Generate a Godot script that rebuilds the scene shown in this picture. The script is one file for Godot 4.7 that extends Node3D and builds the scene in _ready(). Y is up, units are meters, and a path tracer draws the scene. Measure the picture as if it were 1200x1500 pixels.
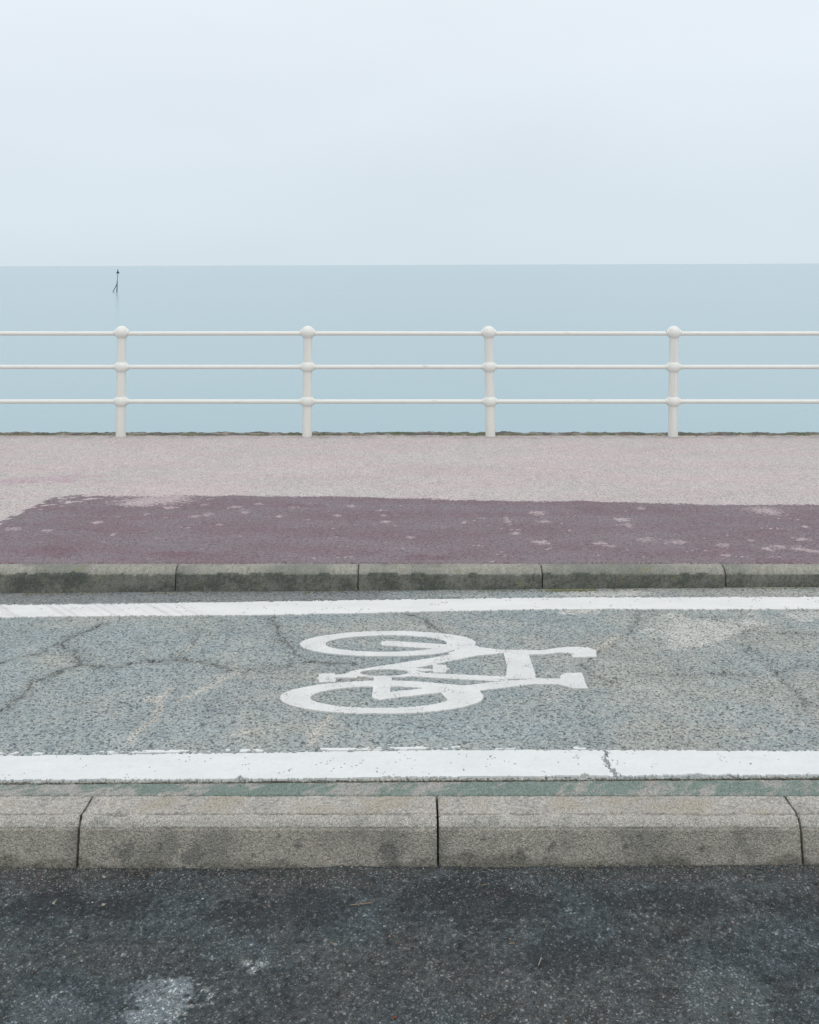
extends Node3D
# A seafront: road, kerb, cycle lane, kerb, promenade, railing, sea.
# x runs along the shore, depth d = -z runs out to sea, metres, y up.

const EYE := 1.62
const TILT := -0.0033          # the shore falls very slightly to one side

var rough := FastNoiseLite.new()
var broad := FastNoiseLite.new()
var fine := FastNoiseLite.new()
var rng := RandomNumberGenerator.new()

func _ready() -> void:
	rng.seed = 4711
	set_noise(rough, 11, 1.0, 4)
	set_noise(broad, 12, 1.0, 3)
	set_noise(fine, 13, 1.0, 2)
	view_and_light()
	make_materials()
	build_sea()
	build_road()
	build_lane()
	build_promenade()
	build_sea_wall()
	build_road_kerb()
	build_promenade_kerb()
	build_lane_lines()
	build_bicycle()
	build_railing()
	build_beacon()
	build_small_things()
	settle()

func set_noise(n: FastNoiseLite, s: int, f: float, o: int) -> void:
	n.seed = s
	n.noise_type = FastNoiseLite.TYPE_SIMPLEX_SMOOTH
	n.frequency = f
	n.fractal_octaves = o

# ------------------------------------------------------------------ camera, sky, light
func view_and_light() -> void:
	var cam := Camera3D.new()
	cam.name = "camera"
	cam.projection = Camera3D.PROJECTION_FRUSTUM      # a level camera with the lens shifted down
	cam.near = 0.05
	cam.far = 60000.0
	cam.size = 2.0 * 0.05 * 750.0 / 1396.0
	cam.frustum_offset = Vector2(0.0, -0.05 * 362.0 / 1396.0)
	add_child(cam)
	cam.position = Vector3(0, EYE, 0)
	cam.rotation.z = TILT
	cam.current = true
	var env := Environment.new()
	env.background_mode = Environment.BG_SKY
	env.tonemap_mode = Environment.TONE_MAPPER_LINEAR
	env.tonemap_exposure = 1.0
	env.sdfgi_enabled = true
	env.ssao_enabled = true
	env.ssil_enabled = true
	var sm := ProceduralSkyMaterial.new()
	sm.sky_energy_multiplier = 1.0
	sm.energy_multiplier = 1.12
	sm.sky_top_color = Color(0.900, 0.917, 0.950)
	sm.sky_horizon_color = Color(0.777, 0.827, 0.856)
	sm.sky_curve = 0.24
	sm.sky_cover = thin_cloud()
	sm.ground_bottom_color = Color(0.793, 0.843, 0.872)
	sm.ground_horizon_color = Color(0.793, 0.843, 0.872)
	var sky := Sky.new()
	sky.sky_material = sm
	env.sky = sky
	var we := WorldEnvironment.new()
	we.name = "world_environment"
	we.environment = env
	add_child(we)
	var sun := DirectionalLight3D.new()
	sun.name = "sun"
	sun.light_energy = 0.25
	sun.light_color = Color(1.0, 0.975, 0.94)
	sun.light_angular_distance = 40.0
	sun.shadow_enabled = true
	sun.sky_mode = DirectionalLight3D.SKY_MODE_LIGHT_ONLY
	add_child(sun)
	sun.rotation_degrees = Vector3(-62, 25, 0)

# faint long bands of stratus, the same all round
func thin_cloud() -> ImageTexture:
	var n := FastNoiseLite.new()
	set_noise(n, 77, 1.0, 4)
	var im := Image.create(512, 256, false, Image.FORMAT_RGBA8)
	for y in 256:
		var e := (0.5 - y / 256.0) * PI
		for x in 512:
			var a := x / 512.0 * TAU
			var v := n.get_noise_3d(cos(a) * cos(e) * 1.3, sin(e) * 5.0, sin(a) * cos(e) * 1.3)
			im.set_pixel(x, y, Color(0.90, 0.93, 0.96, clampf(0.035 + 0.05 * v, 0.0, 0.09)))
	return ImageTexture.create_from_image(im)

# ------------------------------------------------------------------ textures and materials
var mat := {}

func palette(stops: Array) -> PackedInt32Array:
	# stops: [share, Color] bands, blended a little at their borders
	var p := PackedInt32Array()
	p.resize(768)
	for i in 256:
		var t := i / 255.0
		var a := 0.0
		var c: Color = stops[stops.size() - 1][1]
		for k in stops.size():
			var b: float = a + stops[k][0]
			if t <= b:
				var nxt: Color = stops[mini(k + 1, stops.size() - 1)][1]
				c = (stops[k][1] as Color).lerp(nxt, clampf((t - a) / (b - a), 0, 1) * 0.75)
				break
			a = b
		p[i * 3] = int(c.r * 255)
		p[i * 3 + 1] = int(c.g * 255)
		p[i * 3 + 2] = int(c.b * 255)
	return p

func cells(size: int, per_tile: float, sd: int, ret: int, jitter := 1.0) -> PackedByteArray:
	var n := FastNoiseLite.new()
	n.noise_type = FastNoiseLite.TYPE_CELLULAR
	n.seed = sd
	n.frequency = per_tile / size
	n.fractal_type = FastNoiseLite.FRACTAL_NONE
	n.cellular_distance_function = FastNoiseLite.DISTANCE_EUCLIDEAN
	n.cellular_return_type = ret
	n.cellular_jitter = jitter
	n.domain_warp_enabled = true
	n.domain_warp_type = FastNoiseLite.DOMAIN_WARP_SIMPLEX
	n.domain_warp_frequency = 1.3 * per_tile / size
	n.domain_warp_amplitude = 0.35 * size / per_tile
	n.domain_warp_fractal_type = FastNoiseLite.DOMAIN_WARP_FRACTAL_NONE
	var im := n.get_seamless_image(size, size, false, false, 0.02, true)
	im.convert(Image.FORMAT_L8)
	return im.get_data()

func grain(size: int, per_tile: float, sd: int, oct := 3) -> PackedByteArray:
	var n := FastNoiseLite.new()
	n.noise_type = FastNoiseLite.TYPE_VALUE_CUBIC
	n.seed = sd
	n.frequency = per_tile / size
	n.fractal_octaves = oct
	var im := n.get_seamless_image(size, size, false, false, 0.05, true)
	im.convert(Image.FORMAT_L8)
	return im.get_data()

# stones set in a binder: returns [colour texture, height texture]
func stones(size: int, big: float, small: float, sd: int, pal: PackedInt32Array, pal2: PackedInt32Array, binder: Color, gap: int, cover: int, pit: int) -> Array:
	var got := [null, null, null, null, null]
	var jobs := func(k: int) -> void:
		match k:
			0: got[0] = cells(size, big, sd, FastNoiseLite.RETURN_CELL_VALUE)
			1: got[1] = cells(size, big, sd, FastNoiseLite.RETURN_DISTANCE2_SUB)
			2: got[2] = cells(size, small, sd + 5, FastNoiseLite.RETURN_CELL_VALUE)
			3: got[3] = cells(size, small, sd + 5, FastNoiseLite.RETURN_DISTANCE2_SUB)
			4: got[4] = grain(size, small * 1.6, sd + 9)
	WorkerThreadPool.wait_for_group_task_completion(WorkerThreadPool.add_group_task(jobs, 5))
	var va: PackedByteArray = got[0]
	var ea: PackedByteArray = got[1]
	var vb: PackedByteArray = got[2]
	var eb: PackedByteArray = got[3]
	var gr: PackedByteArray = got[4]
	var parts := 16
	var rgb_out := []
	var h_out := []
	rgb_out.resize(parts)
	h_out.resize(parts)
	var br := int(binder.r * 255)
	var bg := int(binder.g * 255)
	var bb := int(binder.b * 255)
	var compose := func(k: int) -> void:
		var n := size * size / parts
		var a := k * n
		var o := PackedByteArray()
		o.resize(n * 3)
		var h := PackedByteArray()
		h.resize(n)
		for i in n:
			var q := a + i
			var g: int = gr[q]
			var v: int = va[q]
			var r: int
			var gg: int
			var b: int
			var t: int = ea[q]
			var hh: int
			if v < cover and t > gap:
				# a large stone: its height rises quickly from its edge
				var w := (v * 255) / cover
				var k3 := w * 3
				var s := 205 + (g - 128) * 60 / 128
				r = pal[k3] * s / 205
				gg = pal[k3 + 1] * s / 205
				b = pal[k3 + 2] * s / 205
				hh = mini(255, 120 + mini((t - gap) * 3, 90) + (g - 128) / 5 + w / 8) if w < pit else 45 + g / 8
			else:
				var t2: int = eb[q]
				if t2 > gap:
					var k4 := vb[q] * 3
					var s2 := 205 + (g - 128) * 70 / 128
					r = pal2[k4] * s2 / 205
					gg = pal2[k4 + 1] * s2 / 205
					b = pal2[k4 + 2] * s2 / 205
					hh = mini(190, 70 + mini(t2 - gap, 60) + (g - 128) / 5 + vb[q] / 6) if vb[q] < pit else 40 + g / 8
				else:
					r = br + (g - 128) / 5
					gg = bg + (g - 128) / 5
					b = bb + (g - 128) / 5
					hh = 30 + g / 8
			o[i * 3] = clampi(r, 0, 255)
			o[i * 3 + 1] = clampi(gg, 0, 255)
			o[i * 3 + 2] = clampi(b, 0, 255)
			h[i] = clampi(hh, 0, 255)
		rgb_out[k] = o
		h_out[k] = h
	WorkerThreadPool.wait_for_group_task_completion(WorkerThreadPool.add_group_task(compose, parts))
	var all := PackedByteArray()
	var allh := PackedByteArray()
	for k in parts:
		all.append_array(rgb_out[k])
		allh.append_array(h_out[k])
	var im := Image.create_from_data(size, size, false, Image.FORMAT_RGB8, all)
	var ih := Image.create_from_data(size, size, false, Image.FORMAT_L8, allh)
	return [ImageTexture.create_from_image(im), ImageTexture.create_from_image(ih)]

func ground_material(key: String, tex: Array, tile: float, relief: float, rgh: float) -> void:
	var m := StandardMaterial3D.new()
	m.resource_name = key
	m.albedo_texture = tex[0]
	m.vertex_color_use_as_albedo = true
	m.roughness = rgh
	m.metallic_specular = 0.35
	m.heightmap_enabled = true
	m.heightmap_texture = tex[1]
	m.heightmap_scale = relief
	m.uv1_scale = Vector3(1.0 / tile, 1.0 / tile, 1.0)
	mat[key] = m

func plain(key: String, c: Color, rgh: float, spec := 0.5) -> StandardMaterial3D:
	var m := StandardMaterial3D.new()
	m.resource_name = key
	m.albedo_color = c
	m.roughness = rgh
	m.metallic_specular = spec
	mat[key] = m
	return m

func make_materials() -> void:
	# road: dark bitumen with small grey and brown chips
	var p1 := palette([[0.34, Color(0.46, 0.50, 0.515)], [0.34, Color(0.56, 0.60, 0.615)], [0.14, Color(0.55, 0.545, 0.52)], [0.168, Color(0.67, 0.705, 0.71)], [0.012, Color(0.97, 0.965, 0.95)]])
	var p2 := palette([[0.46, Color(0.44, 0.475, 0.49)], [0.35, Color(0.56, 0.595, 0.605)], [0.178, Color(0.56, 0.55, 0.525)], [0.012, Color(0.95, 0.945, 0.925)]])
	ground_material("road asphalt", stones(2048, 430.0, 820.0, 3, p1, p2, Color(0.33, 0.358, 0.37), 22, 150, 256), 2.4, 0.45, 0.85)
	# cycle lane: pale worn chips flush with sandy fines, pitted with small dark hollows
	var l1 := palette([[0.24, Color(0.70, 0.74, 0.75)], [0.28, Color(0.765, 0.79, 0.795)], [0.16, Color(0.80, 0.79, 0.775)], [0.12, Color(0.84, 0.85, 0.85)], [0.12, Color(0.64, 0.68, 0.695)], [0.08, Color(0.44, 0.46, 0.46)]])
	var l2 := palette([[0.4, Color(0.765, 0.775, 0.77)], [0.3, Color(0.79, 0.785, 0.77)], [0.18, Color(0.66, 0.685, 0.69)], [0.12, Color(0.44, 0.455, 0.45)]])
	ground_material("lane asphalt", stones(2048, 390.0, 700.0, 21, l1, l2, Color(0.56, 0.575, 0.57), 16, 165, 228), 3.0, 0.2, 0.85)
	# promenade: fine even grit
	var q1 := palette([[0.4, Color(0.84, 0.835, 0.835)], [0.35, Color(0.88, 0.875, 0.875)], [0.15, Color(0.76, 0.75, 0.755)], [0.1, Color(0.66, 0.65, 0.655)]])
	ground_material("promenade grit", stones(1024, 210.0, 420.0, 41, q1, q1, Color(0.70, 0.69, 0.695), 14, 170, 240), 2.0, 0.12, 0.9)
	# concrete with fine aggregate
	var c1 := palette([[0.45, Color(0.79, 0.785, 0.775)], [0.3, Color(0.84, 0.835, 0.82)], [0.17, Color(0.72, 0.71, 0.69)], [0.08, Color(0.65, 0.65, 0.635)]])
	var conc := stones(1024, 300.0, 520.0, 61, c1, c1, Color(0.66, 0.655, 0.64), 10, 120, 240)
	ground_material("kerb concrete", conc, 1.1, 0.26, 0.9)
	ground_material("sea wall concrete", conc, 1.6, 0.3, 0.9)
	var paint := StandardMaterial3D.new()
	paint.resource_name = "white road paint"
	paint.albedo_color = Color(1, 1, 1)
	paint.vertex_color_use_as_albedo = true
	paint.roughness = 0.6
	paint.heightmap_enabled = true
	paint.heightmap_texture = mat["lane asphalt"].heightmap_texture
	paint.heightmap_scale = 0.11
	paint.uv1_scale = Vector3(1.0 / 3.0, 1.0 / 3.0, 1)
	mat["paint"] = paint
	# cream gloss paint on cast iron, a little weathered
	var rail := plain("railing paint", Color(1, 1, 1), 0.42, 0.5)
	rail.vertex_color_use_as_albedo = true
	var sea := plain("sea water", Color(0.545, 0.665, 0.69), 0.20, 0.5)
	sea.metallic_specular = 0.42
	plain("beacon green", Color(0.07, 0.20, 0.21), 0.6)
	plain("beacon iron", Color(0.23, 0.29, 0.31), 0.8)
	plain("beacon pale", Color(0.50, 0.58, 0.61), 0.7)
	plain("straw", Color(0.55, 0.48, 0.38), 0.8)
	plain("pale leaf", Color(0.60, 0.57, 0.52), 0.8)
	plain("red leaf", Color(0.42, 0.22, 0.14), 0.8)
	var grit := plain("grit", Color(1, 1, 1), 0.8)
	grit.vertex_color_use_as_albedo = true
	var moss := plain("moss", Color(1, 1, 1), 0.95)
	moss.vertex_color_use_as_albedo = true

# ------------------------------------------------------------------ helpers
func tag(o: Node, label: String, category := "", group := "", kind := "") -> void:
	o.set_meta("label", label)
	if category:
		o.set_meta("category", category)
	if group:
		o.set_meta("group", group)
	if kind:
		o.set_meta("kind", kind)

func put(called: String, mesh: Mesh, m: Material, parent: Node) -> MeshInstance3D:
	var o := MeshInstance3D.new()
	o.name = called
	o.mesh = mesh
	o.material_override = m
	parent.add_child(o, true)
	return o

func pts(a: Array) -> PackedVector2Array:
	var p := PackedVector2Array()
	for i in range(0, a.size(), 2):
		p.append(Vector2(a[i], a[i + 1]))
	return p

# a sheet of nx * ny points as a mesh; the normals look to the side of (along i) x (along j)
func sheet(p: PackedVector3Array, c: PackedColorArray, uv: PackedVector2Array, nx: int, ny: int, extra_idx := PackedInt32Array()) -> ArrayMesh:
	var nrm := PackedVector3Array()
	nrm.resize(p.size())
	for j in ny:
		var j0 := maxi(j - 1, 0) * nx
		var j1 := mini(j + 1, ny - 1) * nx
		for i in nx:
			var row := j * nx
			nrm[row + i] = (p[row + mini(i + 1, nx - 1)] - p[row + maxi(i - 1, 0)]).cross(p[j1 + i] - p[j0 + i]).normalized()
	for k in range(nx * ny, p.size()):
		nrm[k] = Vector3.UP
	var idx := PackedInt32Array()
	idx.resize((nx - 1) * (ny - 1) * 6)
	var w := 0
	for j in ny - 1:
		for i in nx - 1:
			var a := j * nx + i
			idx[w] = a
			idx[w + 1] = a + nx
			idx[w + 2] = a + nx + 1
			idx[w + 3] = a
			idx[w + 4] = a + nx + 1
			idx[w + 5] = a + 1
			w += 6
	idx.append_array(extra_idx)
	var arr := []
	arr.resize(Mesh.ARRAY_MAX)
	arr[Mesh.ARRAY_VERTEX] = p
	arr[Mesh.ARRAY_NORMAL] = nrm
	if c.size():
		arr[Mesh.ARRAY_COLOR] = c
	if uv.size():
		arr[Mesh.ARRAY_TEX_UV] = uv
	arr[Mesh.ARRAY_INDEX] = idx
	var m := ArrayMesh.new()
	m.add_surface_from_arrays(Mesh.PRIMITIVE_TRIANGLES, arr)
	return m

func steps(list: Array) -> PackedFloat32Array:
	# [from, to, step, to, step, ...]
	var o := PackedFloat32Array()
	var at: float = list[0]
	o.append(at)
	for k in range(1, list.size(), 2):
		var to: float = list[k]
		var n := maxi(1, roundi((to - at) / float(list[k + 1])))
		for i in n:
			o.append(at + (to - at) * (i + 1.0) / n)
		at = to
	return o

# a ground field: heights and colours on a grid that marks can be worked into
class Field:
	var xs: PackedFloat32Array
	var ds: PackedFloat32Array
	var h: PackedFloat32Array
	var c: PackedColorArray
	var front: PackedFloat32Array      # shifts of the first row, where the edge is ragged
	func _init(x: PackedFloat32Array, d: PackedFloat32Array) -> void:
		xs = x
		ds = d
		h.resize(x.size() * d.size())
		c.resize(x.size() * d.size())

func field_mesh(f: Field) -> ArrayMesh:
	var nx := f.xs.size()
	var nd := f.ds.size()
	var p := PackedVector3Array()
	var uv := PackedVector2Array()
	p.resize(nx * nd)
	uv.resize(nx * nd)
	for j in nd:
		var d := f.ds[j]
		for i in nx:
			var k := j * nx + i
			p[k] = Vector3(f.xs[i], f.h[k], -d - (f.front[i] if j == 0 and f.front.size() else 0.0))
			uv[k] = Vector2(f.xs[i], d)
	return sheet(p, f.c, uv, nx, nd)

# a worn line: depth in metres of the dip, tint mixed in over a band of the given half width
func stamp_line(f: Field, line: PackedVector2Array, half: float, dip: float, tint: Color, share: float, wander := 0.012) -> void:
	var nx := f.xs.size()
	for s in line.size() - 1:
		var a := line[s]
		var b := line[s + 1]
		var reach := half * 2.2 + wander
		var i0 := maxi(f.xs.bsearch(minf(a.x, b.x) - reach), 0)
		var i1 := mini(f.xs.bsearch(maxf(a.x, b.x) + reach), nx)
		var j0 := maxi(f.ds.bsearch(minf(a.y, b.y) - reach), 0)
		var j1 := mini(f.ds.bsearch(maxf(a.y, b.y) + reach), f.ds.size())
		var ab := b - a
		var l2 := maxf(ab.length_squared(), 1e-9)
		for j in range(j0, j1):
			for i in range(i0, i1):
				var q := Vector2(f.xs[i], f.ds[j])
				q += Vector2(rough.get_noise_2d(q.x * 14.0, q.y * 14.0), rough.get_noise_2d(q.x * 14.0 + 77.0, q.y * 14.0)) * wander
				var t := clampf((q - a).dot(ab) / l2, 0.0, 1.0)
				if (t <= 0.0 and s > 0):
					continue
				var away := (q - a - ab * t).length() / half
				if away > 2.2:
					continue
				var k := j * nx + i
				var e := exp(-away * away)
				var g := fine.get_noise_2d(q.x * 90.0, q.y * 90.0)
				var u := clampf(e * (0.9 + 1.6 * g + 0.9 * rough.get_noise_2d(q.x * 5.0 + 13.0, q.y * 5.0)), 0.0, 1.0) * share
				f.h[k] -= dip * exp(-away * away * 6.0)
				f.c[k] = f.c[k].lerp(tint, u)

# an irregular spot of another colour with a ragged outline
func stamp_spot(f: Field, at: Vector2, rx: float, rd: float, tint: Color, share: float, ragged := 0.5, scale := 1.0) -> void:
	var nx := f.xs.size()
	var i0 := maxi(f.xs.bsearch(at.x - rx * 1.8), 0)
	var i1 := mini(f.xs.bsearch(at.x + rx * 1.8), nx)
	var j0 := maxi(f.ds.bsearch(at.y - rd * 1.8), 0)
	var j1 := mini(f.ds.bsearch(at.y + rd * 1.8), f.ds.size())
	for j in range(j0, j1):
		for i in range(i0, i1):
			var x := f.xs[i]
			var d := f.ds[j]
			var r := Vector2((x - at.x) / rx, (d - at.y) / rd).length()
			r += ragged * 1.3 * rough.get_noise_2d(x * 9.0 * scale + at.x * 7.0, d * 9.0 * scale)
			r += ragged * 0.9 * fine.get_noise_2d(x * 60.0 * scale, d * 60.0 * scale)
			var u := clampf((1.0 - r) * 4.0, 0.0, 1.0)
			if u > 0.0:
				var k := j * nx + i
				f.c[k] = f.c[k].lerp(tint, u * share)

# ------------------------------------------------------------------ the setting
# the back edge of the road kerb runs out a little towards one side
func kerb_back(x: float) -> float:
	return 2.769 + 0.0122 * clampf(x, -2.5, 2.5)

func road_y(d: float) -> float:
	return 0.02 * (2.56 - d)

# the gutter rises a few millimetres along the kerb
func gutter(x: float, d: float) -> float:
	return (0.0065 + 0.0035 * clampf(x, -2.0, 2.0)) * clampf((d - 2.2) / 0.34, 0.0, 1.0)

func lane_y(x: float, d: float) -> float:
	var t := clampf((d - 2.76) / 1.89, 0.0, 1.0)
	return EYE - (1.3832 + 0.0423 * d) + 0.0075 * clampf(x, -3.0, 3.0) * t

func prom_y(d: float) -> float:
	return EYE - 1.475 - 0.0404 * (d - 4.70)

func build_sea() -> void:
	var p := PackedVector3Array()
	var xs := [-30000.0, -3000.0, -300.0, 300.0, 3000.0, 30000.0]
	var ds := [9.0, 60.0, 600.0, 6000.0, 40000.0]
	for d in ds:
		for x in xs:
			p.append(Vector3(x, -4.0, -d))
	var o := put("sea", sheet(p, PackedColorArray(), PackedVector2Array(), 6, 5), mat["sea water"], self)
	tag(o, "calm pale blue sea reaching a straight hazy horizon", "sea", "", "structure")

func build_road() -> void:
	var f := Field.new(steps([-14.0, -5.0, 1.0, -1.6, 0.1, -1.35, 0.02, 1.35, 0.004, 1.6, 0.02, 5.0, 0.1, 14.0, 1.0]), steps([-9.0, 1.0, 0.8, 1.8, 0.08, 1.95, 0.01, 2.62, 0.004]))
	var nx := f.xs.size()
	for j in f.ds.size():
		var d := f.ds[j]
		for i in nx:
			var x := f.xs[i]
			var k := j * nx + i
			var big := broad.get_noise_2d(x * 1.3, d * 2.6)
			var mid := rough.get_noise_2d(x * 7.0, d * 9.0)
			var sm := fine.get_noise_2d(x * 55.0, d * 55.0)
			f.h[k] = road_y(d) + gutter(x, d) + 0.004 * big + 0.0022 * mid + 0.0016 * sm
			if d > 2.53:
				# the surface breaks away just before the kerb
				f.h[k] -= 0.006 * clampf((d - 2.549 - 0.007 * broad.get_noise_2d(x * 4.0, 6.0) - 0.004 * rough.get_noise_2d(x * 20.0, 2.0)) / 0.008, 0.0, 1.0)
			var clump := rough.get_noise_2d(x * 24.0, d * 24.0)
			var b := 0.285 * (1.0 + 0.25 * big + 0.30 * mid + 0.46 * clump + 0.40 * sm)
			var warm := clampf(0.5 + broad.get_noise_2d(x * 2.0 + 40.0, d * 3.0) * 1.6, 0.0, 1.0)
			f.c[k] = Color(b * lerpf(0.935, 1.02, warm), b * lerpf(1.02, 1.0, warm), b * lerpf(1.055, 0.96, warm))
	# dirt swept against the kerb, paler, full of grit
	for j in f.ds.size():
		var d := f.ds[j]
		if d < 2.36:
			continue
		for i in nx:
			var x := f.xs[i]
			var edge := 2.475 + 0.05 * rough.get_noise_2d(x * 2.2, 3.0) + 0.04 * rough.get_noise_2d(x * 16.0, d * 16.0)
			var u := clampf((d - edge) * 22.0, 0.0, 1.0) * clampf(0.55 + 1.2 * fine.get_noise_2d(x * 40.0, d * 40.0), 0.0, 1.0)
			var k := j * nx + i
			f.c[k] = f.c[k].lerp(Color(0.36, 0.335, 0.30), u * 0.55)
	# oily dark patches along the wheel line, pale worn patches of old paint and lime
	var dark := [-0.738, 2.396, 0.103, 0.054, -0.307, 2.383, 0.205, 0.075, 0.174, 2.422, 0.226, 0.095, -0.458, 2.370, 0.102, 0.047, 0.656, 2.409, 0.207, 0.054, 0.956, 2.383, 0.102, 0.048, 0.351, 2.225, 0.143, 0.070, -0.927, 2.396, 0.120, 0.059]
	for s in range(0, dark.size(), 4):
		stamp_spot(f, Vector2(dark[s], dark[s + 1]), dark[s + 2], dark[s + 3], Color(0.125, 0.13, 0.138), 0.6, 0.6, 0.6)
	var pale := [-0.538, 2.088, 0.060, 0.061, -0.518, 2.139, 0.034, 0.030, -0.570, 2.039, 0.038, 0.027, 0.698, 2.118, 0.083, 0.072, 0.734, 2.049, 0.059, 0.043, 0.649, 2.058, 0.053, 0.043, -0.796, 2.058, 0.088, 0.047, -0.446, 2.078, 0.021, 0.012]
	for s in range(0, pale.size(), 4):
		var strong := 0.72 if s < 12 else 0.36
		stamp_spot(f, Vector2(pale[s], pale[s + 1]), pale[s + 2] * 1.1, pale[s + 3] * 1.1, Color(0.95, 0.99, 1.0) if s < 12 else Color(0.56, 0.60, 0.60), strong, 0.6, 0.9)
	var blob := [-0.378, 2.199, 0.017, 0.011, -0.356, 2.181, 0.012, 0.009, -0.340, 2.194, 0.016, 0.009, -0.453, 2.122, 0.009, 0.008, -0.439, 2.098, 0.008, 0.010, -0.483, 2.074, 0.021, 0.012, -0.386, 2.114, 0.009, 0.006, -0.496, 2.050, 0.015, 0.008]
	for s in range(0, blob.size(), 4):
		stamp_spot(f, Vector2(blob[s], blob[s + 1]), blob[s + 2], blob[s + 3], Color(1.0, 0.98, 0.94), 0.9, 0.9, 2.2)
	var o := put("road", field_mesh(f), mat["road asphalt"], self)
	tag(o, "dark grey asphalt road with worn pale patches beside the kerb", "road", "", "structure")

const CRACKS := [
	[-1.697, 3.589, -1.596, 3.714, -1.481, 3.801, -1.440, 3.925, -1.383, 4.066, -1.339, 4.153],
	[-1.431, 3.901, -1.364, 3.839, -1.308, 3.764, -1.267, 3.692],
	[-1.489, 3.150, -1.404, 3.268, -1.371, 3.388, -1.378, 3.511, -1.329, 3.603, -1.267, 3.685, -1.135, 3.644, -1.062, 3.707, -0.906, 3.721, -0.767, 3.692, -0.657, 3.596, -0.472, 3.657, -0.385, 3.707, -0.211, 3.678],
	[-0.903, 4.066, -0.880, 3.901, -0.908, 3.794, -0.912, 3.721],
	[-0.605, 4.226, -0.552, 4.015, -0.488, 3.870, -0.430, 3.750],
	[0.000, 4.263, 0.075, 4.171, 0.144, 4.015],
	[1.031, 4.282, 0.943, 4.040, 0.863, 3.949, 0.749, 3.801, 0.660, 3.657, 0.688, 3.556, 0.759, 3.473],
	[1.092, 4.235, 1.320, 4.189, 1.404, 4.126, 1.409, 4.015, 1.353, 3.886, 1.381, 3.707, 1.376, 3.556, 1.376, 3.370, 1.362, 3.257],
	[1.415, 4.032, 1.575, 3.998, 1.708, 3.974, 1.852, 3.917],
	[1.378, 3.583, 1.491, 3.651, 1.566, 3.644, 1.687, 3.623],
	[0.857, 3.570, 1.019, 3.556, 1.176, 3.570, 1.269, 3.543],
]
const SAND_CRACKS := [
	[-0.657, 3.596, -0.718, 3.480, -0.775, 3.382, -0.808, 3.335],
	[-0.863, 3.442, -0.887, 3.364, -0.855, 3.279, -0.859, 3.171, -0.875, 3.100, -0.889, 3.041, -0.877, 2.985],
	[-0.887, 3.364, -0.922, 3.353],
	[-0.877, 3.886, -0.906, 3.809],
	[-0.266, 3.203, -0.305, 3.090, -0.311, 2.994],
	[0.866, 3.965, 0.770, 3.839],
	[-0.590, 3.051, -0.547, 3.080, -0.506, 3.100],
]

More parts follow.
